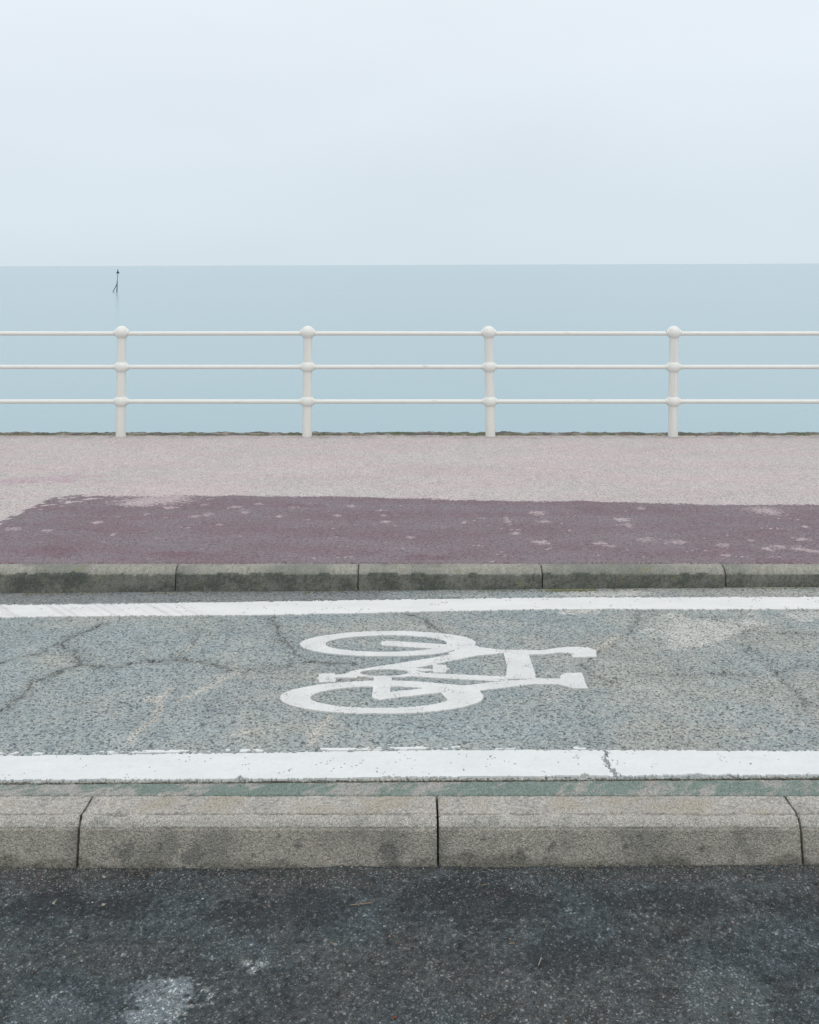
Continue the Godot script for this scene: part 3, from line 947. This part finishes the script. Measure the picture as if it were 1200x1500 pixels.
func build_lane_lines() -> void:
	lane_line("thick chipped white line painted beside the pale road kerb", pts([-1.254, 2.917, -0.838, 2.926, -0.420, 2.935, 0.000, 2.948, 0.423, 2.953, 0.846, 2.953, 1.265, 2.944]), pts([-1.191, 2.771, -0.794, 2.771, -0.398, 2.775, 0.000, 2.787, 0.400, 2.791, 0.802, 2.799, 1.203, 2.799]), 2.768, 2.99, 0.0045, 0.0055, 0.007, near_tint, true)
	lane_line("thin white line painted below the mossy promenade kerb", pts([-1.902, 4.424, -1.268, 4.424, -0.954, 4.439, -0.574, 4.450, 0.000, 4.465, 0.642, 4.481, 1.281, 4.470, 1.917, 4.460]), pts([-1.824, 4.244, -0.550, 4.263, 0.000, 4.282, 0.618, 4.315, 1.231, 4.296, 1.844, 4.291]), 4.19, 4.50, 0.006, 0.01, 0.012, far_tint, false)

func symbol_tint(x: float, d: float) -> Color:
	var g := fine.get_noise_2d(x * 40.0, d * 40.0)
	var m := rough.get_noise_2d(x * 5.0 + 8.0, d * 5.0)
	var b := 0.665 + 0.05 * g + 0.07 * m
	return Color(b, b, b * 0.95)

func build_bicycle() -> void:
	# shapes in metres: x along the lane, depth across it
	var polys := {
		2: [[-0.119, 3.894, -0.109, 3.911, -0.084, 3.917, 0.149, 3.874, 0.207, 3.859, 0.205, 3.824, 0.11, 3.824, -0.111, 3.866],
			[-0.231, 3.59, -0.156, 3.627, -0.066, 3.664, 0.134, 3.746, 0.224, 3.798, 0.345, 3.815, 0.339, 3.787, 0.2, 3.714, 0.032, 3.627, -0.006, 3.615, -0.193, 3.598],
			[0.019, 3.582, 0.124, 3.564, 0.365, 3.536, 0.36, 3.486, 0.252, 3.503, 0.144, 3.519, 0.013, 3.542],
			[-0.133, 3.532, -0.066, 3.532, -0.07, 3.397, 0.074, 3.435, 0.155, 3.453, 0.158, 3.397, 0.122, 3.397, -0.104, 3.331, -0.123, 3.341, -0.132, 3.356],
			[0.098, 3.435, 0.142, 3.47, 0.195, 3.454, 0.35, 3.497, 0.405, 3.503, 0.472, 3.517, 0.466, 3.47, 0.398, 3.449, 0.344, 3.435, 0.251, 3.409, 0.259, 3.37, 0.197, 3.296, 0.136, 3.32],
			[0.209, 3.901, 0.255, 3.870, 0.285, 3.838, 0.346, 3.818, 0.38, 3.802, 0.378, 3.776, 0.27, 3.75, 0.223, 3.732, 0.155, 3.769, 0.159, 3.884],
			[0.371, 3.808, 0.47, 3.808, 0.469, 3.646, 0.468, 3.514, 0.354, 3.514, 0.374, 3.646]],
		3: [[0.463, 3.802, 0.534, 3.802, 0.584, 3.824, 0.646, 3.841, 0.717, 3.834, 0.744, 3.802, 0.733, 3.732, 0.639, 3.725, 0.637, 3.769, 0.589, 3.776, 0.539, 3.757, 0.464, 3.76]],
		4: [[0.461, 3.519, 0.553, 3.514, 0.567, 3.553, 0.587, 3.567, 0.645, 3.57, 0.641, 3.427, 0.587, 3.427, 0.54, 3.462, 0.46, 3.467]],
		5: [[-0.231, 3.581, -0.2, 3.61, -0.156, 3.62, -0.065, 3.632, -0.006, 3.627, 0.019, 3.606, 0.045, 3.581, 0.044, 3.543, -0.063, 3.537, -0.126, 3.53, -0.178, 3.543, -0.223, 3.553, -0.236, 3.565]],
		6: [[-0.339, 3.57, -0.279, 3.576, -0.277, 3.56, -0.224, 3.576, -0.191, 3.553, -0.196, 3.534, -0.274, 3.535, -0.271, 3.495, -0.331, 3.489, -0.335, 3.518, -0.346, 3.53, -0.338, 3.543]],
		7: [[0, 3.627, 0.087, 3.61, 0.089, 3.661, 0.139, 3.649, 0.14, 3.627, 0.153, 3.615, 0.139, 3.601, 0.135, 3.578, 0.087, 3.58, 0.087, 3.596, 0.039, 3.59, 0.039, 3.598, 0, 3.603]],
	}
	var s := 0.0035
	var sd := 0.0045
	var x0 := -0.475
	var d0 := 3.20
	var nx := roundi(1.24 / s)
	var nd := roundi(0.86 / sd)
	var own := PackedByteArray()
	own.resize(nx * nd)
	# wheels are rings
	for w in 2:
		var c := Vector2(-0.088, 3.890) if w == 0 else Vector2(-0.098, 3.359)
		var ci := Vector2(-0.095, 3.888) if w == 0 else Vector2(-0.101, 3.356)
		for j in nd:
			for i in nx:
				var q := Vector2(x0 + (i + 0.5) * s, d0 + (j + 0.5) * sd)
				var ro := Vector2((q.x - c.x) / 0.358, (q.y - c.y) / 0.143).length()
				if ro > 1.0:
					continue
				if Vector2((q.x - ci.x) / 0.248, (q.y - ci.y) / 0.094).length() > 1.0:
					own[j * nx + i] = 1 if w == 0 else 8
	for k in [2, 3, 4, 5, 6, 7]:
		for a in polys[k]:
			var poly := pts(a)
			var lo := poly[0]
			var hi := poly[0]
			for q in poly:
				lo = lo.min(q)
				hi = hi.max(q)
			for j in range(maxi(0, int((lo.y - d0) / sd) - 1), mini(nd, int((hi.y - d0) / sd) + 2)):
				for i in range(maxi(0, int((lo.x - x0) / s) - 1), mini(nx, int((hi.x - x0) / s) + 2)):
					if own[j * nx + i] != 0:
						continue
					if Geometry2D.is_point_in_polygon(Vector2(x0 + (i + 0.5) * s, d0 + (j + 0.5) * sd), poly):
						own[j * nx + i] = k
	# the hole in the chain wheel, a hairline gap by the far wheel, and pits worn through
	for j in nd:
		for i in nx:
			var q := Vector2(x0 + (i + 0.5) * s, d0 + (j + 0.5) * sd)
			var v := own[j * nx + i]
			if v == 0:
				continue
			if Vector2((q.x + 0.095) / 0.091, (q.y - 3.579) / 0.034).length() < 1.0 and v in [2, 5, 6, 7]:
				own[j * nx + i] = 0
			var pit := fine.get_noise_2d(q.x * 85.0 + 7.0, q.y * 85.0) * 0.6 + rough.get_noise_2d(q.x * 9.0, q.y * 9.0 + 4.0) * 0.55
			if pit > 0.45:
				own[j * nx + i] = 0
			if absf(q.y - (3.755 + (q.x - 0.1) * 0.62)) < 0.005 and q.x > 0.02 and q.x < 0.18:
				own[j * nx + i] = 0
	var root := Node3D.new()
	root.name = "bicycle_symbol"
	add_child(root)
	tag(root, "worn white bicycle symbol painted on the cycle lane", "road marking")
	var names := {1: "wheel", 8: "wheel", 2: "frame", 3: "handlebar", 4: "handlebar", 5: "chain_wheel", 6: "pedal", 7: "pedal"}
	for k in [1, 8, 2, 3, 4, 5, 6, 7]:
		put(names[k], paint_layer(x0, d0, nx, nd, s, sd, own, k, symbol_tint), mat["paint"], root)

# ------------------------------------------------------------------ railing
func lathe(prof: Array, sides: int, tint: Callable) -> ArrayMesh:
	# prof: [radius, y] from the bottom up
	var p := PackedVector3Array()
	var c := PackedColorArray()
	for q in prof:
		for i in sides + 1:
			var a := -TAU * i / sides
			var v := Vector3(cos(a) * q[0], q[1], sin(a) * q[0])
			p.append(v)
			c.append(tint.call(v))
	return sheet(p, c, PackedVector2Array(), sides + 1, prof.size())

func cream(v: Vector3) -> Color:
	var g := fine.get_noise_3d(v.x * 40.0, v.y * 30.0, v.z * 40.0)
	var m := rough.get_noise_3d(v.x * 9.0, v.y * 7.0, v.z * 9.0)
	var b := 0.80 + 0.02 * g + 0.03 * m
	var c := Color(b, b, b * 0.925)
	return c.lerp(Color(0.42, 0.30, 0.20), clampf(1.5 * fine.get_noise_3d(v.x * 17.0 + 60.0, v.y * 17.0, v.z * 17.0) - 0.80, 0.0, 0.75))

func build_railing() -> void:
	var root := Node3D.new()
	root.name = "promenade_railing"
	add_child(root)
	root.position = Vector3(0, prom_y(9.22), -9.22)
	tag(root, "white tubular railing with ball-jointed posts along the promenade edge", "railing")
	var heights := [0.336, 0.670, 0.994]
	# foot x, head x of each post
	var posts := [[-6.36, -6.36], [-4.58, -4.58], [-2.794, -2.784], [-0.991, -0.984], [0.783, 0.766], [2.549, 2.556], [4.33, 4.33], [6.12, 6.12]]
	var knuckle := []
	for k in 15:
		var a := -0.98 + 1.96 * k / 14.0
		knuckle.append([0.0655 * cos(a), 0.0655 * sin(a)])
	knuckle.push_front([0.040, -0.0545])
	var finial := []
	for k in 19:
		var a := -0.98 + (0.98 + PI * 0.5) * k / 18.0
		finial.append([0.067 * cos(a), 0.067 * sin(a)])
	finial.push_front([0.040, -0.056])
	knuckle.append([0.040, 0.0545])
	for k in posts.size():
		var post := put("post", lathe([[0.0485, -0.06], [0.0482, 0.0], [0.0475, 0.012], [0.0470, 0.05], [0.0462, 0.3], [0.0445, 0.65], [0.0435, 0.99]], 28, func(v: Vector3) -> Color: return cream(v + Vector3(k * 1.7, 0, 0))), mat["railing paint"], root)
		post.position = Vector3(posts[k][0], 0, 0)
		post.rotation.z = -atan2(posts[k][1] - posts[k][0], 0.994)
		for j in 3:
			var sh: Array = finial if j == 2 else knuckle
			var o := put("ball_finial" if j == 2 else "ball_joint", lathe(sh, 28, func(v: Vector3) -> Color: return cream(v + Vector3(k * 2.3, j, 0))), mat["railing paint"], post)
			o.position = Vector3(0, heights[j] + (0.007 if j == 2 else 0.0), 0)
			# sockets that grip the rails
			var sock := put("socket", lathe([[0.018, -0.0715], [0.0275, -0.071], [0.0305, -0.066], [0.0305, 0.066], [0.0275, 0.071], [0.018, 0.0715]], 20, func(v: Vector3) -> Color: return cream(v + Vector3(k * 3.1, j, 4))), mat["railing paint"], o)
			sock.rotation.z = PI * 0.5
	for k in posts.size() - 1:
		for j in 3:
			var t: float = heights[j] / 0.994
			var a: float = lerpf(posts[k][0], posts[k][1], t) + 0.02
			var b: float = lerpf(posts[k + 1][0], posts[k + 1][1], t) - 0.02
			var n := 40
			var prof := []
			for i in n + 1:
				prof.append([0.0208, (b - a) * (i / float(n) - 0.5)])
			var rail := put("rail", lathe(prof, 20, func(v: Vector3) -> Color: return cream(v + Vector3(k * 5.0, j * 3.0, 9))), mat["railing paint"], root)
			rail.position = Vector3((a + b) * 0.5, heights[j], 0)
			rail.rotation.z = PI * 0.5 + 0.0008 * sin(k * 2.3 + j * 1.7)

# ------------------------------------------------------------------ marker in the sea
func bar(a: Vector3, b: Vector3, r0: float, r1: float) -> ArrayMesh:
	var m := lathe([[0.001, 0.0], [r0, 0.0], [lerpf(r0, r1, 0.5), a.distance_to(b) * 0.5], [r1, a.distance_to(b)], [0.001, a.distance_to(b)]], 10, func(_v: Vector3) -> Color: return Color.WHITE)
	var st := SurfaceTool.new()
	var up := (b - a).normalized()
	var side := up.cross(Vector3(0, 0, 1)).normalized()
	st.append_from(m, 0, Transform3D(Basis(side, up, side.cross(up)), a))
	return st.commit()

func build_beacon() -> void:
	var root := Node3D.new()
	root.name = "marker_beacon"
	add_child(root)
	root.position = Vector3(-62.7, -4.0, -204.0)
	tag(root, "thin marker post with dark green cone standing in the sea", "marker")
	put("post", bar(Vector3(0, -1.5, 0), Vector3(0.12, 2.3, 0), 0.12, 0.10), mat["beacon iron"], root)
	put("pole", bar(Vector3(0.12, 2.3, 0), Vector3(0.26, 4.1, 0), 0.085, 0.075), mat["beacon pale"], root)
	put("brace", bar(Vector3(-1.42, -1.2, 0), Vector3(0.07, 1.75, 0), 0.085, 0.075), mat["beacon iron"], root)
	var cone := put("cone_topmark", lathe([[0.02, 0.0], [0.36, 0.0], [0.375, 0.03], [0.2, 0.32], [0.1, 0.5], [0.02, 0.52]], 20, func(_v: Vector3) -> Color: return Color.WHITE), mat["beacon green"], root)
	cone.position = Vector3(0.26, 4.0, 0)
	put("spike", lathe([[0.001, 0.0], [0.085, 0.0], [0.085, 0.42], [0.001, 0.44]], 10, func(_v: Vector3) -> Color: return Color.WHITE), mat["beacon green"], cone).position = Vector3(0, 0.44, 0)

# ------------------------------------------------------------------ small loose things
func pebble() -> ArrayMesh:
	var p := [Vector3(1, 0, 0.1), Vector3(0.2, 0.1, 0.9), Vector3(-0.9, 0, 0.3), Vector3(-0.3, -0.05, -0.85), Vector3(0.1, 0.62, 0.05), Vector3(-0.05, -0.5, 0)]
	var st := SurfaceTool.new()
	st.begin(Mesh.PRIMITIVE_TRIANGLES)
	for k in 4:
		for v in [p[k], p[4], p[(k + 1) % 4], p[k], p[(k + 1) % 4], p[5]]:
			st.add_vertex(v)
	st.generate_normals()
	return st.commit()

func scatter(called: String, label: String, category: String, mesh: Mesh, m: Material, list: Array) -> void:
	var mm := MultiMesh.new()
	mm.transform_format = MultiMesh.TRANSFORM_3D
	mm.use_colors = true
	mm.mesh = mesh
	mm.instance_count = list.size()
	for i in list.size():
		mm.set_instance_transform(i, list[i][0])
		mm.set_instance_color(i, list[i][1])
	var o := MultiMeshInstance3D.new()
	o.name = called
	o.multimesh = mm
	o.material_override = m
	add_child(o)
	tag(o, label, category, "", "stuff")

func stalk(a: Vector3, b: Vector3, bend: Vector3, r: float) -> ArrayMesh:
	var st := SurfaceTool.new()
	var n := 5
	var last := a
	for i in n:
		var t := (i + 1.0) / n
		var q := a.lerp(b, t) + bend * sin(PI * t)
		st.append_from(bar(last, q, r, r * 0.9), 0, Transform3D())
		last = q
	return st.commit()

func build_small_things() -> void:
	var list := []
	for i in 7000:
		var x := rng.randf_range(-2.2, 2.2)
		var d := rng.randf_range(1.5, 2.55)
		if i % 2 == 0:
			d = 2.555 - absf(rng.randfn(0.0, 0.06))
		if rough.get_noise_2d(x * 2.5 + 70.0, d * 3.5) < -0.08 and i % 2 != 0:
			continue
		var s := rng.randf_range(0.0010, 0.0026) * (1.7 if rng.randf() < 0.07 else 1.0)
		var t := Transform3D(Basis.from_euler(Vector3(rng.randf_range(-0.4, 0.4), rng.randf() * TAU, rng.randf_range(-0.4, 0.4))).scaled(Vector3(s, s * rng.randf_range(0.6, 1.0), s)), Vector3(x, road_y(d) + gutter(x, d) + 0.004 * broad.get_noise_2d(x * 1.3, d * 2.6) + s * 0.3, -d))
		var g := rng.randf()
		var c := Color(0.12, 0.125, 0.13).lerp(Color(0.30, 0.30, 0.29), rng.randf())
		if g < 0.05:
			c = Color(0.55, 0.54, 0.51)
		elif g < 0.17:
			c = Color(0.33, 0.20, 0.13)
		elif g < 0.24:
			c = Color(0.40, 0.33, 0.22)
		list.append([t, c])
	scatter("loose_grit", "loose grit and tiny stones scattered on the road", "grit", pebble(), mat["grit"], list)
	# moss and dry weed in the crumbling edge of the promenade
	list = []
	for i in 2600:
		var x := rng.randf_range(-4.6, 4.6)
		var near_post := false
		for px in [-2.79, -0.99, 0.78, 2.55]:
			near_post = near_post or absf(x - px) < 0.22
		if not near_post and rough.get_noise_2d(x * 2.0, 91.0) < 0.12:
			continue
		var d := 9.30 + rng.randfn(0.0, 0.025)
		var s := rng.randf_range(0.004, 0.011)
		var t := Transform3D(Basis.from_euler(Vector3(rng.randf_range(-0.6, 0.6), rng.randf() * TAU, rng.randf_range(-0.6, 0.6))).scaled(Vector3(s, s * 1.2, s)), Vector3(x, prom_y(d) + 0.004, -d))
		list.append([t, Color(0.10, 0.15, 0.05).lerp(Color(0.34, 0.32, 0.18), rng.randf())])
	scatter("edge_moss", "moss and dry weed in the joint at the railing feet", "moss", pebble(), mat["moss"], list)
	list = []
	for i in 900:
		var x := rng.randf_range(0.66, 0.90) if i < 380 else rng.randf_range(-2.3, 2.3)
		if i >= 380 and rough.get_noise_2d(x * 3.0, 17.0) < 0.1:
			continue
		var d := 4.612 - absf(rng.randfn(0.0, 0.012))
		var s := rng.randf_range(0.003, 0.007)
		var t := Transform3D(Basis.from_euler(Vector3(0, rng.randf() * TAU, 0)).scaled(Vector3(s, s, s)), Vector3(x, lane_y(x, d) + 0.001, -d))
		list.append([t, Color(0.12, 0.14, 0.06).lerp(Color(0.30, 0.27, 0.15), rng.randf())])
	scatter("gutter_moss", "thin moss in the gutter below the promenade kerb", "moss", pebble(), mat["moss"], list)
	# crumbs of soil and moss in the joint behind the road kerb
	list = []
	for i in 6500:
		var x := rng.randf_range(-1.9, 1.9)
		var d := kerb_back(x) + 0.003 + absf(rng.randfn(0.0, 0.006)) + 0.004 * rough.get_noise_2d(x * 8.0, 61.0)
		var s := rng.randf_range(0.0012, 0.0032)
		var t := Transform3D(Basis.from_euler(Vector3(rng.randf_range(-0.5, 0.5), rng.randf() * TAU, 0)).scaled(Vector3(s, s, s)), Vector3(x, lane_y(x, d) - 0.0045 + s * 0.5, -d))
		list.append([t, Color(0.055, 0.05, 0.032).lerp(Color(0.26, 0.235, 0.17), pow(rng.randf(), 1.6))])
	scatter("joint_soil", "crumbs of soil and moss in the joint behind the kerb", "soil", pebble(), mat["moss"], list)
	# dry stalks and leaf scraps on the road
	var ends := [[-0.148, 2.396, -0.093, 2.404], [0.187, 2.469, 0.200, 2.472], [0.296, 2.188, 0.306, 2.212], [0.236, 2.258, 0.249, 2.258], [-0.647, 2.474, -0.641, 2.486], [-0.188, 2.262, -0.178, 2.253]]
	var words := ["longest dry straw stalk lying on the dark road", "short straw stalk on the road just off the kerb foot", "whitish slanting stalk lying on open dark asphalt", "short tan stalk lying near the whitish slanting stalk", "tiny yellow straw scrap near the pale leaf scrap closest to kerb", "thin tan straw scrap on open asphalt near the longest stalk"]
	for k in ends.size():
		var e: Array = ends[k]
		var a := Vector3(0, 0.0, 0)
		var b := Vector3(e[2] - e[0], 0.001, -(e[3] - e[1]))
		var o := put("dry_stalk", stalk(a, b, Vector3(0, 0.002, b.length() * 0.06), 0.0011), mat["straw"] if k != 2 else mat["pale leaf"], self)
		o.position = Vector3(e[0], road_y(e[1]) + gutter(e[0], e[1]) + 0.004, -e[1])
		tag(o, words[k], "stalk", "dry stalks on the road")
	var bits := [-0.771, 2.399, -0.898, 2.406, -0.803, 2.508, -0.032, 2.033, 0.785, 2.327]
	var leaf_words := ["pale leaf scrap on the road well away from the kerb", "pale leaf scrap on the road well away from the kerb", "pale leaf scrap lying closest to the kerb foot", "reddish brown leaf scrap on gritty asphalt", "tiny orange leaf scrap on dark asphalt near the kerb"]
	for k in 5:
		var o := put("leaf_scrap", leaf(k), mat["pale leaf"] if k < 3 else mat["red leaf"], self)
		o.position = Vector3(bits[k * 2], road_y(bits[k * 2 + 1]) + gutter(bits[k * 2], bits[k * 2 + 1]) + 0.005, -bits[k * 2 + 1])
		o.rotation = Vector3(0.15, k * 1.3, 0.1)
		tag(o, leaf_words[k], "leaf", "leaf scraps on the road")

func leaf(k: int) -> ArrayMesh:
	var st := SurfaceTool.new()
	st.begin(Mesh.PRIMITIVE_TRIANGLES)
	var n := 9
	var rim := []
	for i in n:
		var a := -TAU * i / n
		var r: float = (0.0065 if k < 4 else 0.0035) * (0.45 + 1.4 * absf(fine.get_noise_2d(i * 9.1, k * 5.0 + 2.0)))
		rim.append(Vector3(cos(a) * r * 1.3, 0.0012 * sin(a * 2.0 + k), sin(a) * r * 0.8))
	for i in n:
		var a: Vector3 = rim[i]
		var b: Vector3 = rim[(i + 1) % n]
		for v in [Vector3(0, 0.0022, 0), a, b, Vector3(0, 0.0008, 0), b - Vector3(0, 0.0009, 0), a - Vector3(0, 0.0009, 0), a, a - Vector3(0, 0.0009, 0), b, b, a - Vector3(0, 0.0009, 0), b - Vector3(0, 0.0009, 0)]:
			st.add_vertex(v)
	st.generate_normals()
	return st.commit()

# the whole shore leans a fifth of a degree against the level sea
func settle() -> void:
	var eye := Vector3(0, EYE, 0)
	var turn := Transform3D(Basis(Vector3(0, 0, 1), TILT), eye) * Transform3D(Basis(), -eye)
	for o in get_children():
		if o is Camera3D or o is Light3D or not o is Node3D or o.name in ["sea", "marker_beacon"]:
			continue
		o.transform = turn * o.transform
